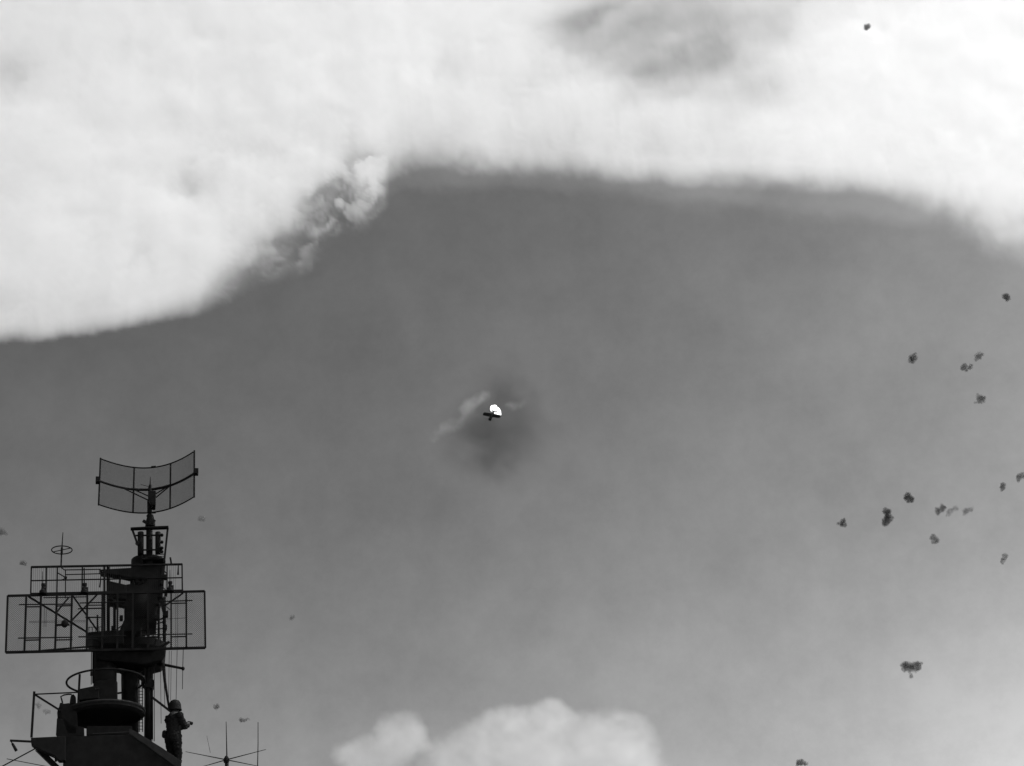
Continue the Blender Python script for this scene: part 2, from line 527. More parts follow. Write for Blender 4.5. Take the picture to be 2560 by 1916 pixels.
puff([q(1070, 750, 85), q(1150, 755, 90), q(1240, 760, 75), q(1300, 770, 45)], PUFF, 'flat dark flak burst touching the bottom edge of the sky')
q = lambda X, Y, r: (440 + X * .11754, 1760 + Y * .11754, r * .11754)
puff([q(860, 50, 60), q(830, 30, 40)], PUFF_MID, 'small flak burst to the right of the man in the helmet', 2200)
puff([q(1390, 355, 50), q(1440, 345, 45), q(1500, 340, 36), q(1550, 330, 26)], PUFF_MID, 'flat smeared flak burst between the two upright rods of the low aerial', 2200)
puff([(60, 1409, 6), (54, 1409, 5)], PUFF_MID, 'faint flak burst left of the loop aerial', 2200)
puff([(4, 1331, 9), (12, 1332, 6)], PUFF_OLD, 'faint flak burst at the left edge of the sky', 2000)
puff([(500, 1298, 7), (508, 1299, 6)], PUFF_OLD, 'very faint flak burst right of the curved reflector', 2000)
puff([(728, 1545, 6), (735, 1543, 5)], PUFF_OLD, 'tiny faint flak burst in open sky right of the wire-mesh array', 1900)
puff([(96, 1765, 7), (90, 1762, 5)], PUFF_OLD, 'faint round flak burst inside the post frame of the lower platform, upper one', 2000)
puff([(114, 1778, 6), (121, 1780, 6), (116, 1782, 5)], PUFF_OLD, 'faint smeared flak burst inside the post frame, beside the platform equipment', 2000)

# ------------------------------------------------------------------ burning aeroplane
PD = 900.0
ps = PD / F
w0 = lambda X, Y, dd=0.0: far(1180 + X * .0604, 980 + Y * .0604, PD + dd)
pc = w0(830, 960)
tip_l, tip_r = w0(462, 905, 1.5), w0(1180, 1030, -1.5)
nose = w0(738, 1150, -1.6)
tail = w0(925, 795, 2.4)
root = thing('burning_aeroplane', 'small black aeroplane with straight wings diving in flames, middle of the sky', 'aeroplane', pc)
ax = (tail - nose).normalized()
sp = (tip_r - tip_l).normalized()
upv = sp.cross(ax).normalized()
def wing(rootp, tip, c0, c1, t0, name):
    b = MB(); rings = []
    for t in (0, .5, .9, 1.0):
        p = rootp.lerp(tip, t); c = c0 + (c1 - c0) * t; th = t0 * (1 - .5 * t)
        if t == 1.0: c *= .55; th *= .5
        pts = []
        for s, hgt in ((-.5, 0), (-.35, .5), (0, .6), (.5, .05), (.5, -.05), (0, -.4), (-.35, -.35)):
            pts.append(p + ax * (s * c) + upv * (hgt * th))
        rings.append(pts)
    k = len(rings[0]); vs = [q for r_ in rings for q in r_]; fs = []
    for i in range(len(rings) - 1):
        for j in range(k):
            fs.append((i * k + j, i * k + (j + 1) % k, (i + 1) * k + (j + 1) % k, (i + 1) * k + j))
    fs += [tuple(range(k))[::-1], tuple((len(rings) - 1) * k + j for j in range(k))]
    b.add(vs, fs)
    return b.build(name, AIRF, root)
mid = tip_l.lerp(tip_r, .5)
wing(mid, tip_l, 3.1, 2.6, .6, 'wing')
wing(mid, tip_r, 3.1, 2.6, .6, 'wing')
b = MB()
pr = [(0, .45), (.03, .88), (.1, .96), (.3, .9), (.55, .62), (.8, .32), (1, .14)]
L = (tail - nose).length
vs, fs = [], []
for t, r_ in pr:
    for j in range(14):
        a = 2 * math.pi * j / 14
        vs.append(nose + ax * (t * L) + sp * (r_ * math.cos(a)) + upv * (r_ * 1.1 * math.sin(a)))
for i in range(len(pr) - 1):
    for j in range(14):
        fs.append((i * 14 + j, i * 14 + (j + 1) % 14, (i + 1) * 14 + (j + 1) % 14, (i + 1) * 14 + j))
fs += [tuple(range(14))[::-1], tuple((len(pr) - 1) * 14 + j for j in range(14))]
b.add(vs, fs); b.build('fuselage', AIRF, root, True)
b = MB(); b.lathe((0, 0, 0), [(.7, 0), (1.05, .08), (1.05, .75), (.85, .95)], 18)
qn = ax.to_track_quat('Z', 'Y').to_matrix()
b.v = [nose - ax * .25 + qn @ p for p in b.v]; b.build('engine_cowling', AIRF, root, True)
b = MB()
for k in range(3):
    a = k * 2.094 + .4; d = sp * math.cos(a) + upv * math.sin(a)
    b.bar(nose - ax * .4, nose - ax * .4 + d * 1.35, .16, .05)
b.build('propeller', AIRF, root)
b = MB(); b.ell(nose + ax * (L * .42) + upv * .62, .34, .34, .9, 12, 8, (sp, upv, ax)); b.build('canopy', GLASS, root, True)
b = MB(); tp = nose + ax * (L * .93)
b.add([tp - sp * 2.0 + ax * .2, tp - sp * 2.0 + ax * .8, tp + ax * 1.0, tp + sp * 2.0 + ax * .8, tp + sp * 2.0 + ax * .2, tp - ax * .6], [(0, 1, 2, 3, 4, 5)])
b.v += [p + upv * .14 for p in b.v]; b.f += [(11, 10, 9, 8, 7, 6)] + [(i, (i + 1) % 6, (i + 1) % 6 + 6, i + 6) for i in range(6)]
b.build('tailplane', AIRF, root)
b = MB(); b.add([tp - ax * .7, tp + ax * 1.0, tp + ax * 1.1 + upv * 1.5, tp + ax * .35 + upv * 1.6], [(0, 1, 2, 3)])
b.v += [p + sp * .12 for p in b.v]; b.f += [(7, 6, 5, 4)] + [(i, (i + 1) % 4, (i + 1) % 4 + 4, i + 4) for i in range(4)]
b.build('tail_fin', AIRF, root)

fm = bpy.data.materials.new('petrol_flame'); fm.use_nodes = True
t = fm.node_tree; t.nodes.clear()
o_ = t.nodes.new('ShaderNodeOutputMaterial'); em = t.nodes.new('ShaderNodeEmission')
no = t.nodes.new('ShaderNodeTexNoise'); no.inputs['Scale'].default_value = .5
tc = t.nodes.new('ShaderNodeTexCoord'); t.links.new(tc.outputs['Object'], no.inputs['Vector'])
mr = t.nodes.new('ShaderNodeMapRange'); mr.inputs['To Min'].default_value = 1.5; mr.inputs['To Max'].default_value = 4.0
t.links.new(no.outputs['Fac'], mr.inputs['Value']); t.links.new(mr.outputs[0], em.inputs['Strength'])
t.links.new(em.outputs[0], o_.inputs[0])
fl = []
for X, Y, r_ in ((850, 640, 85), (950, 640, 95), (870, 720, 110), (960, 740, 120), (1040, 760, 120), (1090, 830, 110), (1010, 850, 100), (1130, 900, 80), (1080, 900, 90), (840, 745, 80),
                 (860, 600, 50), (940, 585, 50), (1170, 940, 40), (1000, 890, 60), (800, 700, 55)):
    fl.append((w0(X, Y, 4.2 + random.uniform(-.6, .6)), r_ * .0604 * ps))
o = lumps('flame', fl, fm, .28, .18, .9)
tag(o, 'blinding white burst of flame streaming from behind the black aeroplane', 'fire')

SMK = volmat('thin_dark_smoke', .012, .10)
PALE = volmat('thin_pale_smoke', .02, .99, .3)
def smoke_slab(name, box, step, fn, dist, mt, label):
    us = np.arange(box[0], box[2], step); vs = np.arange(box[1], box[3], step)
    U, V = np.meshgrid(us, vs, indexing='ij')
    T = fn(U, V)
    def centre(u, v):
        dr = ray(u, v).normalized()
        return EYE + dr * dist, dr
    return slab_cloud(name, us, vs, T, centre, .5, mt, label, 'smoke', .25)
def pall(U, V):
    wx = 30 * fbm(U / 60, V / 60, 4, 3); wy = 30 * fbm(U / 60, V / 60, 4, 8)
    q = ((U + wx - 1238) / 88) ** 2 + ((V + wy - 1098) / 74) ** 2
    q2 = ((U + wx - 1262) / 60) ** 2 + ((V + wy - 985) / 55) ** 2
    return np.clip((np.exp(-q) + .55 * np.exp(-q2)) * (1 + .5 * fbm(U / 45, V / 45, 4, 13)) * 84 - 1.5, 0, 140)
smoke_slab('smoke_pall', (1020, 860, 1440, 1290), 6.0, pall, 960, SMK, 'dim dark smoke hanging under and around the burning aeroplane')
def ribbon(pts, amp, seed):
    def fn(U, V):
        U2 = U + 9 * fbm(U / 26, V / 26, 3, seed); V2 = V + 9 * fbm(U / 26, V / 26, 3, seed + 5)
        best = np.zeros_like(U)
        for (x0, y0, r0, a0_), (x1, y1, r1, a1_) in zip(pts, pts[1:]):
            dx, dy = x1 - x0, y1 - y0
            t = np.clip(((U2 - x0) * dx + (V2 - y0) * dy) / (dx * dx + dy * dy), 0, 1)
            dd = np.hypot(U2 - x0 - t * dx, V2 - y0 - t * dy)
            r3 = r0 + (r1 - r0) * t
            best = np.maximum(best, (a0_ + (a1_ - a0_) * t) * np.exp(-(dd / r3) ** 2))
        return np.clip(best * (1 + .6 * fbm(U / 20, V / 20, 4, seed + 9)) * amp * .8 - .4, 0, 40)
    return fn
zz = lambda X, Y, r3, a: (1060 + X * .1932, 900 + Y * .1932, r3, a)
smoke_slab('smoke_trail', (1040, 940, 1240, 1130), 4.0,
           ribbon([zz(810, 455, 7, .4), zz(740, 490, 11, 1), zz(650, 545, 9, .8), zz(580, 590, 11, 1), zz(545, 660, 11, 1), zz(500, 750, 10, .55), zz(420, 830, 12, .45), zz(260, 900, 12, .5), zz(120, 1020, 10, .25)], 21, 5),
           935, PALE, 'crooked pale smoke trail streaming left of the burning aeroplane')
smoke_slab('smoke_wisp', (1240, 980, 1330, 1040), 4.0, ribbon([zz(1080, 610, 6, .5), zz(1150, 600, 9, .8), zz(1230, 565, 8, .4), zz(1300, 520, 6, .2)], 14, 9), 935, PALE,
           'short faint pale wisp of smoke just right of the flame')

# ------------------------------------------------------------------ ship: bridge structure at the bottom
z0 = 0.0
def drop(p, z=0.0):
    return Vector((p.x, p.y, z))
bs = thing('bridge_structure', 'dark grey steel bridge tower of the ship at the bottom left, with platform and shield', 'ship superstructure', drop(Q2(900, 1500, 1.5)))
poly = [Q2(600, 1600, 0), Q2(600, 1372, 0), Q2(1225, 1352, 0), Q2(1240, 1330, 0), Q2(1420, 1470, 0), Q2(1722, 1668, 0), drop(Q2(1722, 1668, 0)), drop(Q2(600, 1600, 0))]
MB().prism(poly, 3.0).build('wall', PAINT, bs, bevel=.02)
MB().prism([Q2(292, 1384, -.25), Q2(622, 1368, -.25), Q2(622, 1600, -.25), Q2(560, 1602, -.25), Q2(520, 1560, -.25), Q2(332, 1474, -.25), Q2(296, 1444, -.25)], .2).build('platform', PAINT, bs, bevel=.015)
MB().bar(Q6(560, 1392, 0), Q6(905, 1730, .2), W(Q6, 66), .14).build('brace', PAINT, bs)
MB().bar(Q6(835, 1490, .1), Q6(838, 1585, .1), W(Q6, 30)).build('bracket', PAINT, bs)
# sloping shield: the light on its band is put into the paler colour
MB().prism([Q2(1225, 1345, -.12), Q2(1228, 1298, -.12), Q2(1300, 1330, -.12), Q2(1450, 1425, -.12), Q2(1540, 1480, -.12), Q2(1722, 1608, -.12), Q2(1722, 1700, -.12), Q2(1420, 1480, -.12)], .05).build('shield', PAINT_LIT, bs, bevel=.008)
MB().box(Q2(1545, 1640, .75) + Z * -.2, .75, 1.1, .08).build('walkway', PAINT, bs)
bt = M(*Q2.px(990, 1290), .1)
MB().prism([Q2(538, 1376, .2), Q2(540, 1205, .2), Q2(622, 1205, .2), Q2(700, 1270, .2), Q2(798, 1280, .2), Q2(798, 1372, .2)], .9).build('pedestal', PAINT, bs, bevel=.02)
MB().prism([Q2(820, 1362, .2), Q2(820, 1270, .2), Q2(1255, 1270, .2), Q2(1255, 1352, .2)], 1.1).build('pedestal', PAINT, bs, bevel=.02)
MB().tube([Q2(880, 1349, -.03), Q2(1060, 1340, -.03), Q2(1230, 1330, -.03)], .012).build('handrail', PAINT_LIT, bs)
# round gun tub
ctr = Q2(990, 1205, .75)
rr = W(Q2, 368)
rim_z = Q2(990, 1150, .75).z - ctr.z
tub = thing('round_platform', 'round steel tub platform under the director, above the bridge tower', 'platform', ctr)
MB().lathe(ctr, [(rr * .90, 0), (rr, .05), (rr, rim_z)], 48).build('tub', PAINT, tub)
b = MB(); b.tube([ctr + Vector((rr * math.cos(a), rr * math.sin(a), rim_z)) for a in [2 * math.pi * j / 48 for j in range(48)]], .03, 6, closed=True)
b.build('rim', PAINT_LIT, tub)  # highlight along the tub edge painted in by the paler colour
# ring-railed director on top of the tub
rc = Q2(1005, 855, .75); ra = W(Q2, 360)
dr_ = thing('gun_director', 'blocky gun director on a pillar inside a round hoop rail', 'gun director', drop(rc, ctr.z + rim_z))
b = MB(); b.tube([rc + Vector((ra * math.cos(a), ra * math.sin(a), 0)) for a in [2 * math.pi * j / 56 for j in range(56)]], .024, 8, closed=True); b.build('hoop_rail', STEEL, dr_, True)
MB().bar(Q2(757, 785, .2), Q2(742, 1075, .2), W(Q2, 20)).build('upright', STEEL, dr_)
MB().bar(Q2(872, 760, .35), Q2(870, 795, .35), W(Q2, 26)).build('clamp', STEEL, dr_)
MB().prism([Q2(742, 922, .15), Q2(890, 892, .15), Q2(940, 900, .15), Q2(940, 1010, .15), Q2(830, 1018, .15), Q2(750, 1026, .15)], .5).build('sight_box', PAINT, dr_, bevel=.02)
MB().prism([Q2(885, 1080, .3), Q2(885, 870, .3), Q2(930, 836, .3), Q2(1090, 828, .3), Q2(1116, 850, .3), Q2(1118, 1080, .3)], .7).build('body', PAINT, dr_, bevel=.03)
MB().prism([Q2(832, 1085, .3), Q2(832, 1020, .3), Q2(890, 1010, .3), Q2(890, 1085, .3)], .5).build('base', PAINT, dr_, bevel=.02)
MB().bar(Q2(740, 1070, .2), Q2(850, 1058, .2), W(Q2, 16)).build('foot_bar', PAINT, dr_)
MB().tube([Q2(905, 925, .12), Q2(945, 918, .12)], .02).build('eyepiece', PAINT_LIT, dr_)

# equipment at the left of the platform
eq = thing('signal_lamp_mount', 'rounded dark equipment mount with a looped handle, left end of the lower platform', 'equipment', Q6(950, 1190, .3))
c = Q6(905, 1190, .35); MB().lathe(c, [(W(Q6, 62), 0), (W(Q6, 60), W(Q6, 240)), (W(Q6, 48), W(Q6, 275))], 20).build('stand', PAINT, eq, True)
MB().prism([Q6(*p, .25) for p in ((862, 930), (856, 850), (866, 800), (888, 755), (898, 702), (938, 700), (952, 716), (1044, 704), (1064, 930))], .35).build('drum', PAINT, eq, bevel=.03)
MB().prism([Q6(900, 715, .2), Q6(1160, 725, .2), Q6(1160, 1180, .2), Q6(1000, 1180, .2), Q6(900, 900, .2)], .35).build('casing', PAINT, eq, bevel=.03)
MB().prism([Q6(1042, 720, .25), Q6(1056, 620, .25), Q6(1070, 580, .25), Q6(1104, 572, .25), Q6(1138, 616, .25), Q6(1140, 720, .25)], .2).build('sight', PAINT, eq, bevel=.015)
MB().tube([Q6(938, 705, .3), Q6(925, 655, .3), Q6(912, 612, .3), Q6(960, 588, .3), Q6(1020, 578, .3), Q6(1075, 578, .3)], W(Q6, 11)).build('handle', STEEL, eq)

# post frame and hook bar at the left
pf = thing('post_frame', 'open frame of one post, top bar and diagonal at the left platform edge', 'frame', Q6(470, 1222, .2))
MB().bar(Q6(514, 538, .2), Q6(472, 1222, .2), W(Q6, 33)).build('post', STEEL, pf)
MB().bar(Q6(522, 577, .2), Q6(1165, 548, .2), W(Q6, 16)).build('top_bar', STEEL, pf)
MB().bar(Q6(532, 588, .2), Q6(905, 822, .2), W(Q6, 24)).build('diagonal', STEEL, pf)
hb = thing('lamp_bracket', 'short bar jutting left from the platform with a lamp hanging from its end', 'bracket', Q6(460, 1285, .1))
MB().bar(Q6(150, 1271, .1), Q6(470, 1287, .1), W(Q6, 26)).build('arm', STEEL, hb)
MB().tube([Q6(165, 1275, .1), Q6(185, 1320, .1)], W(Q6, 8)).build('hanger', STEEL, hb)
MB().tube([Q6(185, 1315, .1), Q6(246, 1425, .1)], W(Q6, 17), r2=W(Q6, 22)).build('lamp', STEEL, hb)

# ------------------------------------------------------------------ mast
ms = thing('mast', 'tall dark steel mast of columns, braces and stacked platforms at the left', 'mast', drop(Q2(1230, 1300, 1.2)))
def col(q, x0, x1, y0, y1, off, name, mt=PAINT, n=18, to=None):
    top = q((x0 + x1) / 2, y0, off); bot = q((x0 + x1) / 2, y1, off) if to is None else to
    return MB().tube([bot, top], W(q, abs(x1 - x0) / 2), n).build(name, mt, ms, True)
col(Q2, 890, 1098, 520, 1050, 1.0, 'column')
col(Q2, 1160, 1316, 640, 1340, 1.3, 'column')
col(Q2, 1380, 1442, 640, 1420, 1.0, 'column')
MB().bar(Q2(1095, 722, 1.1), Q2(1170, 775, 1.1), W(Q2, 30)).build('knee_brace', PAINT, ms)
MB().bar(Q2(1310, 762, 1.1), Q2(1390, 715, 1.1), W(Q2, 32)).build('knee_brace', PAINT, ms)
MB().bar(Q2(1316, 800, 1.1), Q2(1390, 870, 1.1), W(Q2, 28)).build('knee_brace', PAINT, ms)
MB().prism([Q2(1340, 848, .9), Q2(1378, 862, .9), Q2(1440, 848, .9), Q2(1466, 828, .9), Q2(1468, 880, .9), Q2(1445, 915, .9), Q2(1385, 900, .9)], .3).build('fairlead', PAINT, ms)
lad = []
for x in (1322, 1352):
    MB().tube([Q2(x, 870, .9), Q2(x + 2, 1330, .9)], .010, 6).build('ladder_rail', STEEL, ms)
for k in range(15):
    y = 885 + k * 30
    MB().tube([Q2(1316, y, .9), Q2(1360, y, .9)], .008, 5).build('rung', STEEL, ms)
for x in (1452, 1466):
    MB().tube([Q2(x - 2, 690, .9), Q2(x, 1420, .9)], .008, 5).build('conduit', STEEL, ms)
# big drum platform
dc = Q2(1320, 620, 1.1)
top_h = Q2(1320, 520, 1.1).z - dc.z
MB().lathe(dc, [(W(Q2, 215), -.02), (W(Q2, 255), .1), (W(Q2, 262), top_h)], 40).build('crosstree_platform', PAINT, ms)
MB().prism([Q2(905, 512, .7), Q2(1090, 500, .7), Q2(1580, 520, .7), Q2(1572, 600, .7), Q2(1540, 650, .7), Q2(1380, 690, .7), Q2(900, 640, .7)], .8).build('crosstree_girder', PAINT, ms, bevel=.03)
MB().bar(Q2(1500, 540, .5), Q2(1610, 475, .5), W(Q2, 22)).build('arm', PAINT, ms)
# trunk behind the array
col(Q5, 480, 890, 880, 1230, 1.2, 'trunk')
MB().prism([Q5(470, 900, .9), Q5(900, 880, .9), Q5(880, 1090, .9), Q5(890, 1230, .9), Q5(760, 1240, .9), Q5(690, 1280, .9), Q5(690, 1345, .9), Q5(400, 1345, .9), Q5(420, 1290, .9), Q5(470, 1180, .9)], .8).build('equipment_house', PAINT, ms, bevel=.03)
MB().lathe(Q5(700, 1190, 1.3), [(W(Q5, 150), 0), (W(Q5, 235), .18), (W(Q5, 235), .52), (W(Q5, 200), .6)], 36).build('round_house', PAINT, ms)
col(Q5, 520, 620, 1330, 1560, 1.3, 'column')
col(Q5, 700, 720, 1330, 1500, 1.0, 'strut')
col(Q5, 780, 800, 1330, 1500, 1.0, 'strut')
col(Q5, 900, 930, 1000, 1520, 1.0, 'strut')
col(Q5, 965, 1010, 900, 1580, 1.0, 'column')
MB().bar(Q5(985, 430, .9), Q5(945, 900, .9), W(Q5, 40)).build('column', PAINT, ms)
MB().bar(Q5(940, 905, 1.0), Q5(990, 1100, 1.0), W(Q5, 45)).build('column', PAINT, ms)
for (a, b2, w_) in (((880, 1200), (1010, 1160), 18), ((880, 1245), (1010, 1205), 14), ((690, 1330), (1000, 1300), 12), ((690, 1420), (900, 1410), 16)):
    MB().bar(Q5(*a, 1.0), Q5(*b2, 1.0), W(Q5, w_)).build('stringer', PAINT, ms)
# middle trunk, upper
MB().prism([Q5(560, 470, .9), Q5(700, 445, .9), Q5(975, 450, .9), Q5(985, 600, .9), Q5(960, 640, .9), Q5(950, 900, .9), Q5(480, 920, .9), Q5(490, 730, .9), Q5(560, 720, .9), Q5(590, 660, .9), Q5(610, 740, .9), Q5(700, 730, .9), Q5(760, 690, .9), Q5(740, 640, .9), Q5(600, 640, .9), Q5(545, 640, .9)], .7).build('trunk', PAINT, ms, bevel=.02)
MB().lathe(Q5(765, 520, 1.25), [(W(Q5, 190), 0), (W(Q5, 218), .12), (W(Q5, 218), .2)], 36).build('top_platform', PAINT, ms)
MB().prism([Q5(142, 538, .8), Q5(300, 530, .8), Q5(560, 515, .8), Q5(560, 645, .8), Q5(400, 610, .8), Q5(172, 580, .8)], .25).build('outrigger', PAINT, ms, bevel=.01)
MB().prism([Q5(240, 672, .8), Q5(500, 732, .8), Q5(500, 925, .8), Q5(250, 900, .8)], .6).build('equipment_box', PAINT, ms, bevel=.03)
MB().bar(Q5(420, 600, .9), Q5(410, 730, .9), W(Q5, 26)).build('strut', PAINT, ms)
MB().bar(Q5(620, 660, 1.0), Q5(700, 740, 1.0), W(Q5, 24)).build('strut', PAINT, ms)
MB().bar(Q5(680, 660, 1.0), Q5(740, 690, 1.0), W(Q5, 16)).build('strut', PAINT, ms)
col(Q4, 1335, 1365, 490, 1480, .7, 'mast_leg')
col(Q4, 1378, 1422, 490, 1480, .9, 'mast_leg')
MB().prism([Q4(1128, 1348, .4), Q4(1320, 1330, .4), Q4(1600, 1318, .4), Q4(1600, 1500, .4), Q4(1300, 1490, .4), Q4(1195, 1440, .4), Q4(1120, 1372, .4)], .9).build('lower_platform', PAINT, ms, bevel=.02)
col(Q4, 1462, 1500, 930, 1290, .8, 'strut')
MB().tube([Q4(1390, 925, .7), Q4(1440, 915, .7), Q4(1480, 950, .7), Q4(1510, 1050, .7)], W(Q4, 16)).build('pipe', PAINT, ms, True)
MB().bar(Q4(1260, 1130, .4), Q4(1262, 1340, .4), W(Q4, 22)).build('strut', PAINT, ms)
# cage under the curved reflector
MB().prism([Q3(765, 1500, .2), Q3(1100, 1482, .2), Q3(1450, 1470, .2), Q3(1448, 1500, .2), Q3(1100, 1512, .2), Q3(768, 1522, .2)], .14).build('cage_top', PAINT, ms, bevel=.01)
MB().bar(Q5(572, 20, .3), Q5(645, 225, .3), W(Q5, 26)).build('cage_leg', PAINT, ms)
MB().bar(Q5(1032, 0, .3), Q5(985, 445, .3), W(Q5, 27)).build('cage_leg', PAINT, ms)
col(Q5, 750, 838, 20, 480, .7, 'pole')
col(Q5, 640, 722, 60, 345, .6, 'canister')
col(Q5, 690, 712, 340, 470, .6, 'strut')
col(Q5, 868, 942, 60, 330, .6, 'canister')
MB().ell(Q5(640, 200, .5), W(Q5, 30), .06, W(Q5, 30)).build('insulator', PAINT, ms, True)
for y in (95, 185, 262, 310):
    MB().ell(Q5(955, y, .5), W(Q5, 24), .06, W(Q5, 22)).build('insulator', PAINT, ms, True)
for y, x0, x1, w_ in ((100, 610, 960, 18), (288, 650, 960, 18), (345, 870, 990, 10), (372, 870, 990, 8), (402, 700, 985, 20)):
    MB().bar(Q5(x0, y, .55), Q5(x1, y - 5, .55), W(Q5, w_)).build('cage_rung', PAINT, ms)
MB().lathe(Q5(840, 440, .75), [(W(Q5, 150), 0), (W(Q5, 150), .05)], 30).build('cage_base', PAINT, ms)

# fittings that crowd the tower: cable runs, boxes, rails
rf = random.Random(21)
for x, y0, y1, off in ((1094, 530, 1040, .92), (1102, 560, 900, .95), (1158, 650, 1050, 1.2), (1320, 640, 870, 1.2), (1376, 650, 1400, .92), (1446, 650, 1400, .95), (886, 540, 870, .95)):
    MB().tube([Q2(x, y0, off), Q2(x + rf.uniform(-4, 4), (y0 + y1) / 2, off), Q2(x + rf.uniform(-3, 3), y1, off)], .014, 6).build('cable_run', WIRE, ms, True)
for X, Y, w_, h_ in ((1008, 640, 46, 60), (1012, 1120, 50, 80), (1002, 1290, 40, 60), (470, 1010, 40, 50), (905, 980, 40, 44), (880, 1160, 44, 60), (955, 720, 46, 50), (560, 1320, 60, 50),
                     (330, 1300, 60, 46), (690, 1440, 44, 60), (1006, 860, 40, 40), (845, 1440, 40, 70), (430, 1170, 46, 60)):
    MB().box(Q5(X, Y, .85), W(Q5, w_), .14, W(Q5, h_)).build('fitting_box', PAINT, ms, bevel=.008)
for a, b2, w_ in (((640, 740), (745, 655), 14), ((600, 700), (760, 700), 10), ((960, 760), (1030, 830), 10), ((985, 560), (1030, 600), 12), ((1000, 1010), (1060, 1060), 10), ((300, 930), (470, 1010), 12),
                  ((330, 1340), (480, 1240), 12), ((640, 1280), (560, 1480), 14), ((720, 1350), (890, 1480), 10), ((890, 1350), (740, 1480), 10)):
    MB().bar(Q5(*a, .9), Q5(*b2, .9), W(Q5, w_)).build('strut', PAINT, ms)
for x in range(640, 1000, 60):
    MB().tube([Q5(x, 1495, .6), Q5(x, 1425, .6)], .010, 5).build('guard_stanchion', STEEL, ms)
MB().tube([Q5(630, 1428, .6), Q5(1005, 1418, .6)], .010, 5).build('guard_rail', STEEL, ms)
for x in range(1150, 1330, 44):
    MB().tube([Q4(x, 1345, .4), Q4(x, 1285, .4)], .009, 5).build('guard_stanchion', STEEL, ms)
MB().tube([Q4(1140, 1288, .4), Q4(1330, 1280, .4)], .009, 5).build('guard_rail', STEEL, ms)
# yardarm, halyards, stays
ya = thing('yardarm', 'short tapered yardarm with a knob at its end, jutting right from the mast', 'yardarm', Q2(1490, 682, .9))
MB().tube([Q2(1485, 678, .9), Q2(1735, 728, .6)], W(Q2, 15), r2=W(Q2, 12)).build('spar', PAINT, ya, True)
MB().ell(Q2(1738, 729, .6), W(Q2, 17), W(Q2, 17), W(Q2, 20)).build('end_cap', PAINT, ya, True)
HG = 'thin halyards hanging right of the mast'
hl = [((1607, 560), (1600, 1095), .8, .006, 'thin halyard hanging close to the right of the slanted stay'),
      ((1627, 560), (1620, 1030), .9, .006, 'thin halyard just right of the one close to the slanted stay'),
      ((1682, 548), (1672, 1018), .8, .007, 'halyard ending just above the helmet of the man'),
      ((1740, 548), (1735, 725), .6, .009, 'halyard running up from the yardarm end to the wire-mesh array'),
      ((1735, 735), (1732, 925), .6, .008, 'loose halyard end hanging below the yardarm tip'),
      ((1524, 700), (1530, 1250), .9, .006, 'thin halyard running down just left of the slanted stay'),
      ((1552, 710), (1566, 1100), .9, .007, 'halyard crossing behind the slanted stay'),
      ((868, 565), (866, 880), .8, .010, 'dim halyard along the left side of the thick left column'),
      ((880, 565), (878, 860), .9, .008, 'dim halyard touching the thick left column')]
for a, b2, off, r_, lb in hl:
    tag(MB().tube([Q2(*a, off), Q2(*b2, off)], r_, 5).build('halyard', WIRE, None), lb, 'rope', HG)
tag(MB().tube([Q2(1552, 690, .8), Q2(1565, 850, .75), Q2(1606, 1105, .7)], W(Q2, 17), r2=W(Q2, 10)).build('stay', PAINT, None, True), 'thick slanted stay running from the yardarm root down to the helmeted man', 'stay')
tag(MB().bar(Q2(1440, 998, .5), Q2(1625, 1140, .5), W(Q2, 18)).build('rail', PAINT, None), 'short sloping handrail between the right column and the helmeted man', 'rail')
tag(MB().bar(Q2(1710, 1270, .1), Q2(1713, 1700, .1), W(Q2, 17)).build('stanchion', PAINT, None), 'upright rail post in front of the helmeted man', 'post')
tag(MB().tube([Q6(535, 1388, 0), Q6(20, 1665, 0), Q6(-300, 1840, 0)], .014, 6).build('stay', WIRE, None), 'wire stay slanting down left from under the platform corner', 'stay')
tag(MB().tube([Q6(100, 1545, 1), Q6(680, 1656, 1), Q6(980, 1715, 1)], .008, 6).build('stay', WIRE, None), 'thin dim wire crossing low behind the platform brace', 'stay')

# ------------------------------------------------------------------ curved reflector antenna
ca = thing('curved_radar_antenna', 'curved rectangular mesh radar reflector on top of the mast', 'radar antenna', Q3(1110, 1490, .6))
tr_px = [(225, 265), (330, 308), (460, 350), (640, 396), (830, 425), (1000, 433), (1150, 424), (1300, 400), (1480, 360), (1620, 305), (1770, 225), (1915, 130)]
zt = Q3(1120, 426, .75).z
zb = Q3(1120, 1238, .75).z
xy = [MZ(*Q3.px(*p), zt) for p in tr_px]
def resample(pts, n):
    L_ = [0]
    for a, b2 in zip(pts, pts[1:]): L_.append(L_[-1] + (b2 - a).length)
    res = []
    for k in range(n):
        s = L_[-1] * k / (n - 1)
        i = max(j for j in range(len(L_)) if L_[j] <= s + 1e-9); i = min(i, len(pts) - 2)
        res.append(pts[i].lerp(pts[i + 1], (s - L_[i]) / (L_[i + 1] - L_[i])))
    return res
# smooth the traced curve with a quadratic fit in plan
P = np.array([[p.dot(E), p.dot(N)] for p in xy])
cf = np.polyfit(P[:, 0], P[:, 1], 3)
def refl(t, z):
    x = P[0, 0] + (P[-1, 0] - P[0, 0]) * t
    return E * x + N * float(np.polyval(cf, x)) + Z * z
n_ = 24
for z_ in (zt, zb):
    MB().tube([refl(k / n_, z_) for k in range(n_ + 1)], .016, 6).build('frame_rail', STEEL, ca)
for t in (0, 1):
    MB().tube([refl(t, zb - .02), refl(t, zt + .02)], .02, 6).build('frame_end', STEEL, ca)
for X in (832, 1487):
    p = MZ(*Q3.px(X, 425 if X < 1000 else 360), zt); t = (p.dot(E) - P[0, 0]) / (P[-1, 0] - P[0, 0])
    MB().tube([refl(t, zb), refl(t, zt)], .02, 6).build('upright', STEEL, ca)
zm = zb + (zt - zb) * .495
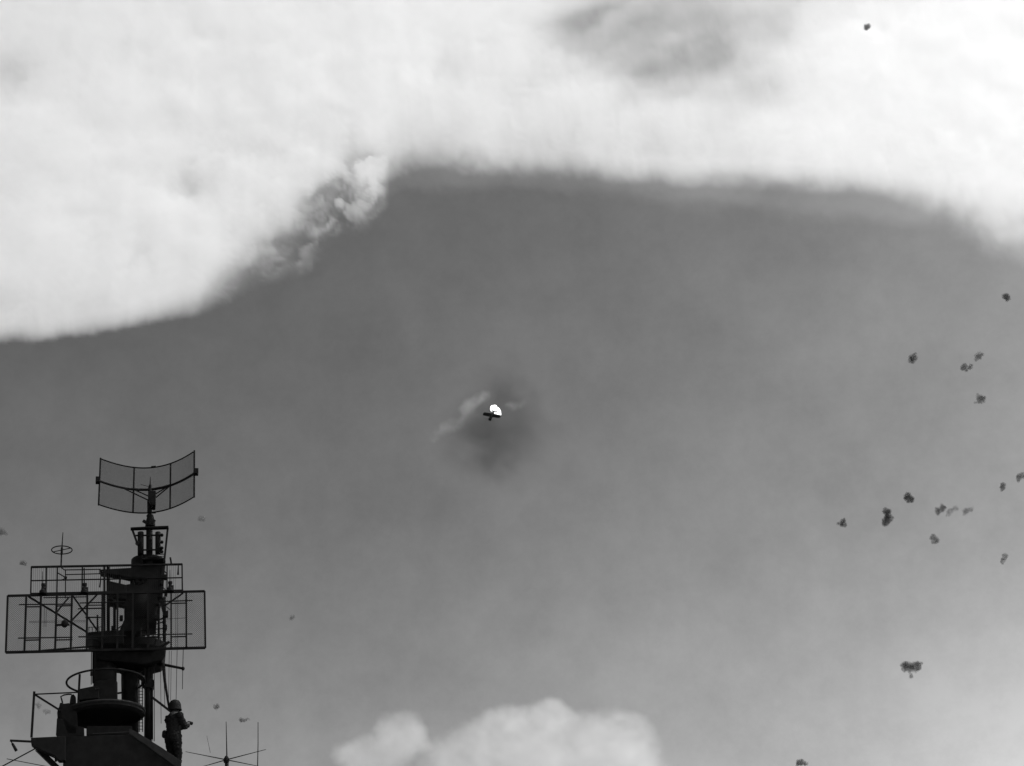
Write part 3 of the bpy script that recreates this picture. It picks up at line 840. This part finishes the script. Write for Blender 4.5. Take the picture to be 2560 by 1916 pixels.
MB().tube([refl(-.03 + 1.06 * k / n_, zm) - N * .03 for k in range(n_ + 1)], .030, 8).build('spine', STEEL, ca)
MB().tube([refl(k / 12, zm - .012) - N * .06 for k in range(4, 10)], .034, 8).build('spine_stiffener', STEEL, ca)
for t in (-.02, 1.02):
    MB().box(refl(t, zm) - N * .03, .09, .16, .13).build('end_block', STEEL, ca)
wm = MB()
for k in range(1, 112):
    wm.tube([refl(k / 112, zb), refl(k / 112, zt)], .0028, 3)
for k in range(1, 62):
    z_ = zb + (zt - zb) * k / 62
    wm.tube([refl(j / 16, z_) for j in range(17)], .0026, 3)
kind(wm.build('wire_mesh', WIRE, ca), 'stuff')
MB().prism([Q3(1085, 840, .35), Q3(1222, 840, .35), Q3(1222, 960, .35), Q3(1220, 1095, .35), Q3(1165, 1100, .35), Q3(1108, 1030, .35), Q3(1085, 940, .35)], .3).build('hub', STEEL, ca, bevel=.012)
for a, b2 in (((640, 795), (1105, 1025)), ((845, 842), (1095, 945)), ((1465, 825), (1225, 965)), ((1420, 808), (1222, 900))):
    MB().tube([refl((MZ(*Q3.px(a[0], a[1]), zm).dot(E) - P[0, 0]) / (P[-1, 0] - P[0, 0]), zm - .02) - N * .05, Q3(*b2, .5)], .016, 6).build('strut', STEEL, ca)
MB().tube([Q3(1112, 850, .45), Q3(1118, 740, .45)], .05, 8, r2=.03).build('feed_base', STEEL, ca)
MB().tube([Q3(1118, 745, .45), Q3(1120, 590, .45)], .014, 6, r2=.007).build('feed_rod', STEEL, ca)
MB().tube([Q3(950, 732, .3), Q3(1110, 775, .45)], .007, 5).build('feed_rod', STEEL, ca)
MB().tube([Q3(1135, 418, .72), Q3(1220, 410, .72)], .025, 6).build('top_clamp', STEEL, ca)
MB().tube([Q3(1140, 1240, .72), Q3(1220, 1236, .72)], .025, 6).build('bottom_clamp', STEEL, ca)
c = Q3(1108, 1250, .6)
MB().tube([c, Q3(1108, 1030, .6)], W(Q3, 44), 12).build('pedestal', STEEL, ca, True)
MB().ell(Q3(1110, 1300, .6), W(Q3, 62), W(Q3, 62), W(Q3, 48)).build('bearing', STEEL, ca, True)
MB().lathe(Q3(1120, 1490, .6), [(W(Q3, 95), 0), (W(Q3, 92), .1), (W(Q3, 70), .22), (W(Q3, 55), .3)], 20).build('gear_housing', STEEL, ca)
MB().bar(Q3(990, 1385, .5), Q3(1070, 1430, .5), W(Q3, 48)).build('motor', STEEL, ca)
MB().bar(Q3(1205, 1375, .5), Q3(1150, 1430, .5), W(Q3, 40)).build('motor', STEEL, ca)

# ------------------------------------------------------------------ big flat array
ba = thing('mesh_array_antenna', 'wide flat rectangular radar array of wire mesh and bars behind the mast', 'radar antenna', Q2(1000, 560, 0))
OF = -.05
def bb(q, a, b2, w_, name, off=OF, d=None, mt=STEEL):
    return MB().bar(q(*a, off), q(*b2, off), W(q, w_), d or .045).build(name, mt, ba)
TL, BL, TR, BR = Q4(100, 880, OF), Q4(75, 1612, OF), Q5(1508, 820, OF), Q5(1518, 1552, OF)
for a, b2, w_ in ((TL, TR, .042), (BL, BR, .05), (TL, BL, .042), (TR, BR, .04)):
    MB().bar(a, b2, w_, .05).build('frame_bar', STEEL, ba)
def lerp2(t, s): return TL.lerp(TR, t).lerp(BL.lerp(BR, t), s)
for a, b2 in (((340, 885), (315, 1600)), ((530, 870), (512, 1590)), ((735, 870), (712, 1585)), ((930, 880), (915, 1580)), ((1130, 860), (1120, 1580))):
    bb(Q4, a, b2, 26, 'upright', OF - .03)
for x in (970, 1115, 1260, 1405):
    bb(Q2, (x + 2, 10), (x - 2, 545), 18, 'upright', OF - .03)
bb(Q5, (1075, 850), (1075, 1548), 20, 'upright', OF - .03); bb(Q5, (1270, 835), (1272, 1545), 22, 'upright', OF - .03)
for a, b2, w_ in (((180, 122), (692, 116), 13), ((245, 143), (392, 141), 14), ((535, 135), (692, 131), 14), ((755, 106), (1180, 97), 13), ((740, 161), (1000, 155), 14), ((810, 243), (960, 243), 14), ((830, 128), (970, 126), 12),
                  ((1490, 94), (1828, 82), 13), ((1620, 110), (1772, 107), 13), ((170, 440), (690, 432), 13), ((235, 460), (388, 456), 14), ((525, 458), (690, 454), 14), ((745, 428), (1200, 420), 14),
                  ((820, 448), (930, 446), 13), ((1340, 408), (1828, 400), 12), ((1340, 432), (1500, 430), 12), ((1625, 428), (1772, 424), 13)):
    MB().tube([Q2(*a, OF - .14), Q2(*b2, OF - .14)], W(Q2, w_ / 2), 8).build('dipole_rod', STEEL, ba)
for a, b2, w_ in (((370, 890), (1125, 1350), 20), ((945, 885), (1255, 1325), 18), ((1255, 868), (930, 1195), 16), ((885, 905), (740, 1085), 15), ((540, 1588), (1300, 1525), 14)):
    bb(Q4, a, b2, w_, 'diagonal_brace', OF + .12)
bb(Q5, (1230, 845), (985, 1015), 16, 'diagonal_brace', OF + .12)
bb(Q4, (720, 1258), (900, 1252), 22, 'cross_bar', OF - .08)
MB().ell(Q4(838, 1240, OF - .1), W(Q4, 46), .08, W(Q4, 52)).build('junction_box', STEEL, ba, True)
for y in (1205, 1222):
    MB().tube([Q4(375, y + 6, OF - .05), Q4(1110, y - 6, OF - .05)], .005, 5).build('feed_wire', WIRE, ba)
MB().tube([Q5(1020, 1180, OF - .05), Q5(1270, 1165, OF - .05)], .006, 5).build('feed_wire', WIRE, ba)
for x in (575, 600):
    MB().tube([Q4(x, 1020, OF - .05), Q4(x - 6, 1280, OF - .05)], .005, 5).build('feed_wire', WIRE, ba)
for x in (1135, 1160):
    MB().tube([Q5(x, 850, OF - .05), Q5(x, 1545, OF - .05)], .005, 5).build('feed_wire', WIRE, ba)
# expanded metal: flat diamonds
wm = MB()
nx, nz = 44, 28
for i in range(nz):
    for s in (0, 1):
        pts = []
        for k in range(nx * 2 + 1):
            y = (i + .5 + (.47 if (k + s) % 2 else -.47)) / nz
            pts.append(lerp2(k / (nx * 2), min(1, max(0, y))))
        wm.tube(pts, .0046, 3)
kind(wm.build('expanded_metal', WIRE, ba), 'stuff')
# upper frame
for q1, a, q2_, b2, w_ in ((Q4, (402, 508), Q5, (1220, 472), 21), (Q4, (392, 858), Q5, (1232, 814), 27), (Q4, (410, 684), Q5, (1215, 645), 7)):
    MB().bar(q1(*a, OF + .06), q2_(*b2, OF + .06), W(Q4, w_), .05).build('upper_rail', STEEL, ba)
for q_, a, b2, w_ in ((Q4, (406, 505), (397, 870), 18), (Q5, (1216, 470), (1220, 820), 18), (Q4, (600, 510), (594, 860), 18), (Q4, (742, 500), (735, 875), 18), (Q4, (1066, 500), (1060, 855), 18), (Q5, (1022, 478), (1020, 815), 14)):
    bb(q_, a, b2, w_, 'upper_upright', OF + .06)
wm = MB()
for k in range(1, 74):
    x = 410 + k * 25.5
    wm.tube([Q4(x, 505 - (x - 402) * .0185, OF + .06), Q4(x - 4, 858 - (x - 392) * .0225, OF + .06)], .0030, 3)
kind(wm.build('screen_wires', WIRE, ba), 'stuff')
for q_, x, y in ((Q4, 555, 790), (Q4, 1092, 785), (Q5, 1062, 760)):
    MB().lathe(q_(x, y + 62, OF - .08), [(.085, 0), (.08, .06), (.05, .1), (.035, .16), (.05, .2), (.05, .235)], 14).build('dipole_base', STEEL, ba)
    MB().box(q_(x + 25, y + 30, OF - .08), .07, .1, .14).build('dipole_box', STEEL, ba)
MB().tube([Q4(548, 740, OF - .08), Q4(550, 565, OF - .08)], .010, 6, r2=.006).build('whip', STEEL, ba)
MB().tube([Q4(1090, 735, OF - .08), Q4(1088, 520, OF - .08)], .014, 6, r2=.012).build('whip', STEEL, ba)
MB().tube([Q5(1062, 710, OF - .08), Q5(1060, 545, OF - .08)], .008, 6, r2=.005).build('whip', STEEL, ba)
for a, b2, w_ in (((850, 606), (1360, 592), 15), ((750, 585), (852, 645), 16), ((758, 682), (850, 655), 9), ((846, 540), (846, 912), 15), ((560, 904), (1130, 892), 15)):
    MB().tube([Q4(*a, OF - .03), Q4(*b2, OF - .03)], W(Q4, w_ / 2), 8).build('pipe', STEEL, ba)
MB().ell(Q4(848, 645, OF - .04), W(Q4, 20), .04, W(Q4, 24)).build('pipe_joint', STEEL, ba, True)
MB().tube([Q4(1304, 610, OF - .05), Q4(1300, 690, OF - .05), Q4(1290, 768, OF - .05)], W(Q4, 6), r2=W(Q4, 11)).build('pendant', STEEL, ba)
MB().tube([Q5(1168, 488, OF - .05), Q5(1166, 565, OF - .05), Q5(1165, 605, OF - .05)], W(Q5, 7), r2=W(Q5, 14)).build('pendant', STEEL, ba)
MB().bar(Q5(1064, 385, OF + .1), Q5(1078, 470, OF + .1), W(Q5, 22)).build('stub', STEEL, ba)

# ------------------------------------------------------------------ loop aerial
la = thing('loop_aerial', 'horizontal ring aerial on a thin post above the upper left frame', 'aerial', Q4(790, 495, 0))
c = Q4(800, 287, 0); r_ = W(Q4, 130)
MB().tube([c + Vector((r_ * math.cos(a), r_ * math.sin(a), 0)) for a in [2 * math.pi * j / 40 for j in range(40)]], .013, 6, closed=True).build('ring', STEEL, la)
d = (Q4(920, 300, 0) - Q4(690, 268, 0)); 
a0 = R(-28)
dd = E * math.cos(a0) + N * math.sin(a0)
MB().tube([c - dd * r_, c + dd * r_], .010, 6).build('spoke', STEEL, la)
MB().tube([Q4(790, 500, 0), Q4(796, 330, 0)], W(Q4, 10), 8).build('post', STEEL, la)
MB().tube([Q4(797, 345, 0), Q4(801, 255, 0)], W(Q4, 15), 8).build('hub', STEEL, la)
MB().tube([Q4(801, 265, 0), Q4(814, 60, 0)], W(Q4, 9), 8, r2=W(Q4, 5)).build('whip', STEEL, la)
MB().tube([Q4(792, 488, 0), Q4(800, 520, 0), Q4(835, 545, 0), Q4(1100, 541, 0), Q4(1300, 536, 0)], W(Q4, 8), 8).build('support_pipe', STEEL, la, True)

# ------------------------------------------------------------------ low aerial right of the man
sa = thing('radial_aerial', 'aerial of four radial rods and upright whips, low beside the bridge tower', 'aerial', Q8(1075, 1500, 3))
MB().tube([Q8(1082, 3200, 3), Q8(1080, 1200, 3)], W(Q8, 44), 10).build('post', STEEL, sa, True)
MB().lathe(Q8(1072, 1250, 3), [(W(Q8, 58), 0), (W(Q8, 70), .05), (W(Q8, 60), .1), (W(Q8, 26), .16)], 16).build('hub', STEEL, sa)
MB().tube([Q8(1082, 1140, 3), Q8(1075, 800, 3), Q8(1066, 380, 3)], W(Q8, 15), 6, r2=W(Q8, 7)).build('whip', STEEL, sa)
zh = Q8(1072, 1190, 3)
for ex, ey, o2 in ((205, 1018, 2.0), (1910, 972, 2.0), (480, 1360, 4.1), (1770, 1330, 4.0)):
    MB().tube([zh, Q8(ex, ey, o2)], W(Q8, 13), 6, r2=W(Q8, 6)).build('radial_rod', STEEL, sa)
MB().tube([Q8(1735, 1330, 4), Q8(1745, 860, 4), Q8(1745, 390, 4)], W(Q8, 12), 6, r2=W(Q8, 8)).build('whip', STEEL, sa)
MB().tube([Q8(730, 1040, 3.4), Q8(655, 680, 3.4)], W(Q8, 5), 5, r2=W(Q8, 3)).build('whip', STEEL, sa)

# ------------------------------------------------------------------ helmeted man
top = Q2(1662, 1024, .55)
HT = 1.80
base = Vector((top.x, top.y, top.z - HT)) - E * .015
fa = R(40)
FWD = (E * math.cos(fa) + N * math.sin(fa)).normalized()
SID = Z.cross(FWD).normalized()
def L3(f, s, z): return base + FWD * f + SID * s + Z * z
man = thing('person', 'helmeted sailor in dark jacket standing at the rail holding something before his chest', 'person', base)
def capsules(name, caps, mt, voxel, smooth=3, folds=0.0):
    b = MB()
    for a, ra_, c2, rb in caps:
        a, c2 = Vector(a), Vector(c2)
        n = max(2, int((c2 - a).length / (min(ra_, rb) * .35)) + 1)
        for k in range(n + 1):
            t = k / n; r3 = ra_ + (rb - ra_) * t
            b.ell(a.lerp(c2, t), r3, r3, r3, 12, 8)
    me = bpy.data.meshes.new(name); me.from_pydata([p - base for p in b.v], [], b.f)
    t_ = bpy.data.objects.new('tmp', me); COL.objects.link(t_)
    mo = t_.modifiers.new('r', 'REMESH'); mo.mode = 'VOXEL'; mo.voxel_size = voxel
    sm = t_.modifiers.new('s', 'SMOOTH'); sm.iterations = smooth
    m2 = bpy.data.meshes.new_from_object(t_.evaluated_get(bpy.context.evaluated_depsgraph_get()))
    bpy.data.objects.remove(t_)
    m2.name = name; m2.materials.clear(); m2.materials.append(mt)
    if folds:
        for v in m2.vertices:
            p = v.co
            v.co = p + v.normal * folds * mnoise.fractal(Vector((p.x * 9 + p.z * 3, p.y * 9 + p.z * 2, p.z * 16)), .8, 2.0, 3)
    for p in m2.polygons: p.use_smooth = True
    o = bpy.data.objects.new(name, m2); COL.objects.link(o); o.parent = man
    ORG[o.name] = base
    return o
caps = [(L3(.02, 0, 1.60), .088, L3(.03, 0, 1.66), .095), (L3(.075, 0, 1.56), .05, L3(.085, 0, 1.60), .05), (L3(.125, 0, 1.60), .016, L3(.11, 0, 1.635), .012),
        (L3(0, 0, 1.42), .062, L3(.015, 0, 1.58), .058)]
for s in (-1, 1):
    wx, wz = .33, 1.28
    caps += [(L3(.02, s * .085, 1.60), .022, L3(.015, s * .092, 1.63), .022),
             (L3(wx - .07, s * .12, wz - .03), .034, L3(wx, s * .07, wz), .03), (L3(wx, s * .07, wz), .036, L3(wx + .045, s * .05, wz + .03), .034)]
    for k in range(4):
        z_ = wz + .045 - k * .021
        caps += [(L3(wx + .04, s * .055, z_), .010, L3(wx + .095 - .006 * abs(k - 1), s * .05, z_ + .006), .009), (L3(wx + .095 - .006 * abs(k - 1), s * .05, z_ + .006), .009, L3(wx + .105, s * .015, z_ + .004), .008)]
    caps += [(L3(wx + .02, s * .045, wz + .045), .012, L3(wx + .05, s * .01, wz + .075), .010)]
capsules('body', caps + [(L3(-.02, 0, 1.00), .13, L3(0, 0, 1.40), .14)] +
         [c_ for s in (-1, 1) for c_ in ((L3(0, s * .1, .95), .10, L3(.03, s * .11, .52), .062), (L3(.03, s * .11, .52), .062, L3(-.02, s * .12, .08), .045), (L3(-.03, s * .12, .06), .045, L3(.16, s * .13, .045), .04))],
         SKIN, .009, 2)
jk = [(L3(-.03, -.05, .90), .150, L3(-.03, .05, .90), .150), (L3(-.02, 0, .92), .165, L3(.0, 0, 1.16), .165), (L3(0, 0, 1.16), .165, L3(-.005, 0, 1.34), .165), (L3(-.02, -.13, 1.40), .075, L3(-.02, .13, 1.40), .075),
      (L3(.0, 0, 1.42), .10, L3(.012, 0, 1.555), .088)]
for s in (-1, 1):
    jk += [(L3(-.01, s * .19, 1.40), .080, L3(.10, s * .225, 1.14), .066), (L3(.10, s * .225, 1.14), .068, L3(.31, s * .10, 1.235), .052)]
capsules('jacket', jk, CLOTH, .012, 3, .020)
tr = []
for s in (-1, 1):
    tr += [(L3(-.02, s * .09, .93), .125, L3(.03, s * .11, .52), .088), (L3(.03, s * .11, .52), .088, L3(-.02, s * .12, .12), .075)]
capsules('trousers', tr, CLOTH, .012, 3, .018)
capsules('shoe', [(L3(-.04, .12, .05), .055, L3(.18, .13, .04), .045)], CLOTH, .012, 2)
capsules('shoe', [(L3(-.04, -.12, .05), .055, L3(.18, -.13, .04), .045)], CLOTH, .012, 2)
hc = L3(.02, 0, 1.655)
b = MB(); tl = (Z + FWD * -.06).normalized()
fx = (FWD - tl * FWD.dot(tl)).normalized(); sx = tl.cross(fx)
prof = [(.160, -.10), (.154, -.085), (.146, -.04), (.142, .02), (.130, .07), (.100, .115), (.056, .138), (.01, .145)]
vs, fs = [], []
for r3, z_ in prof:
    for j in range(24):
        a = 2 * math.pi * j / 24
        vs.append(hc + fx * (r3 * 1.0 * math.cos(a)) + sx * (r3 * .88 * math.sin(a)) + tl * z_)
for i in range(len(prof) - 1):
    for j in range(24):
        fs.append((i * 24 + j, i * 24 + (j + 1) % 24, (i + 1) * 24 + (j + 1) % 24, (i + 1) * 24 + j))
fs.append(tuple((len(prof) - 1) * 24 + j for j in range(24)))
b.add(vs, fs); ho = b.build('helmet', HELM, man, True)
so = ho.modifiers.new('thick', 'SOLIDIFY'); so.thickness = .004
for s in (-1, 1):
    b = MB(); b.tube([L3(.0, s * .12, 1.66), L3(.02, s * .10, 1.55), L3(.07, s * .03, 1.505)], .008, 5); b.build('chin_strap', CLOTH, man)
capsules('pouch', [(L3(-.15, .14, .99), .06, L3(-.15, .14, 1.06), .055)], CLOTH, .012, 3)
bn = thing('binoculars', 'dark binoculars held at chest height by the helmeted sailor', 'binoculars', L3(.38, 0, 1.30))
for s in (-1, 1):
    MB().tube([L3(.37, s * .036, 1.345), L3(.40, s * .038, 1.34), L3(.41, s * .040, 1.338), L3(.49, s * .044, 1.325)], .022, 10, r2=.038).build('barrel', STEEL, bn, True)
MB().bar(L3(.41, -.035, 1.34), L3(.41, .035, 1.34), .03).build('bridge', STEEL, bn)
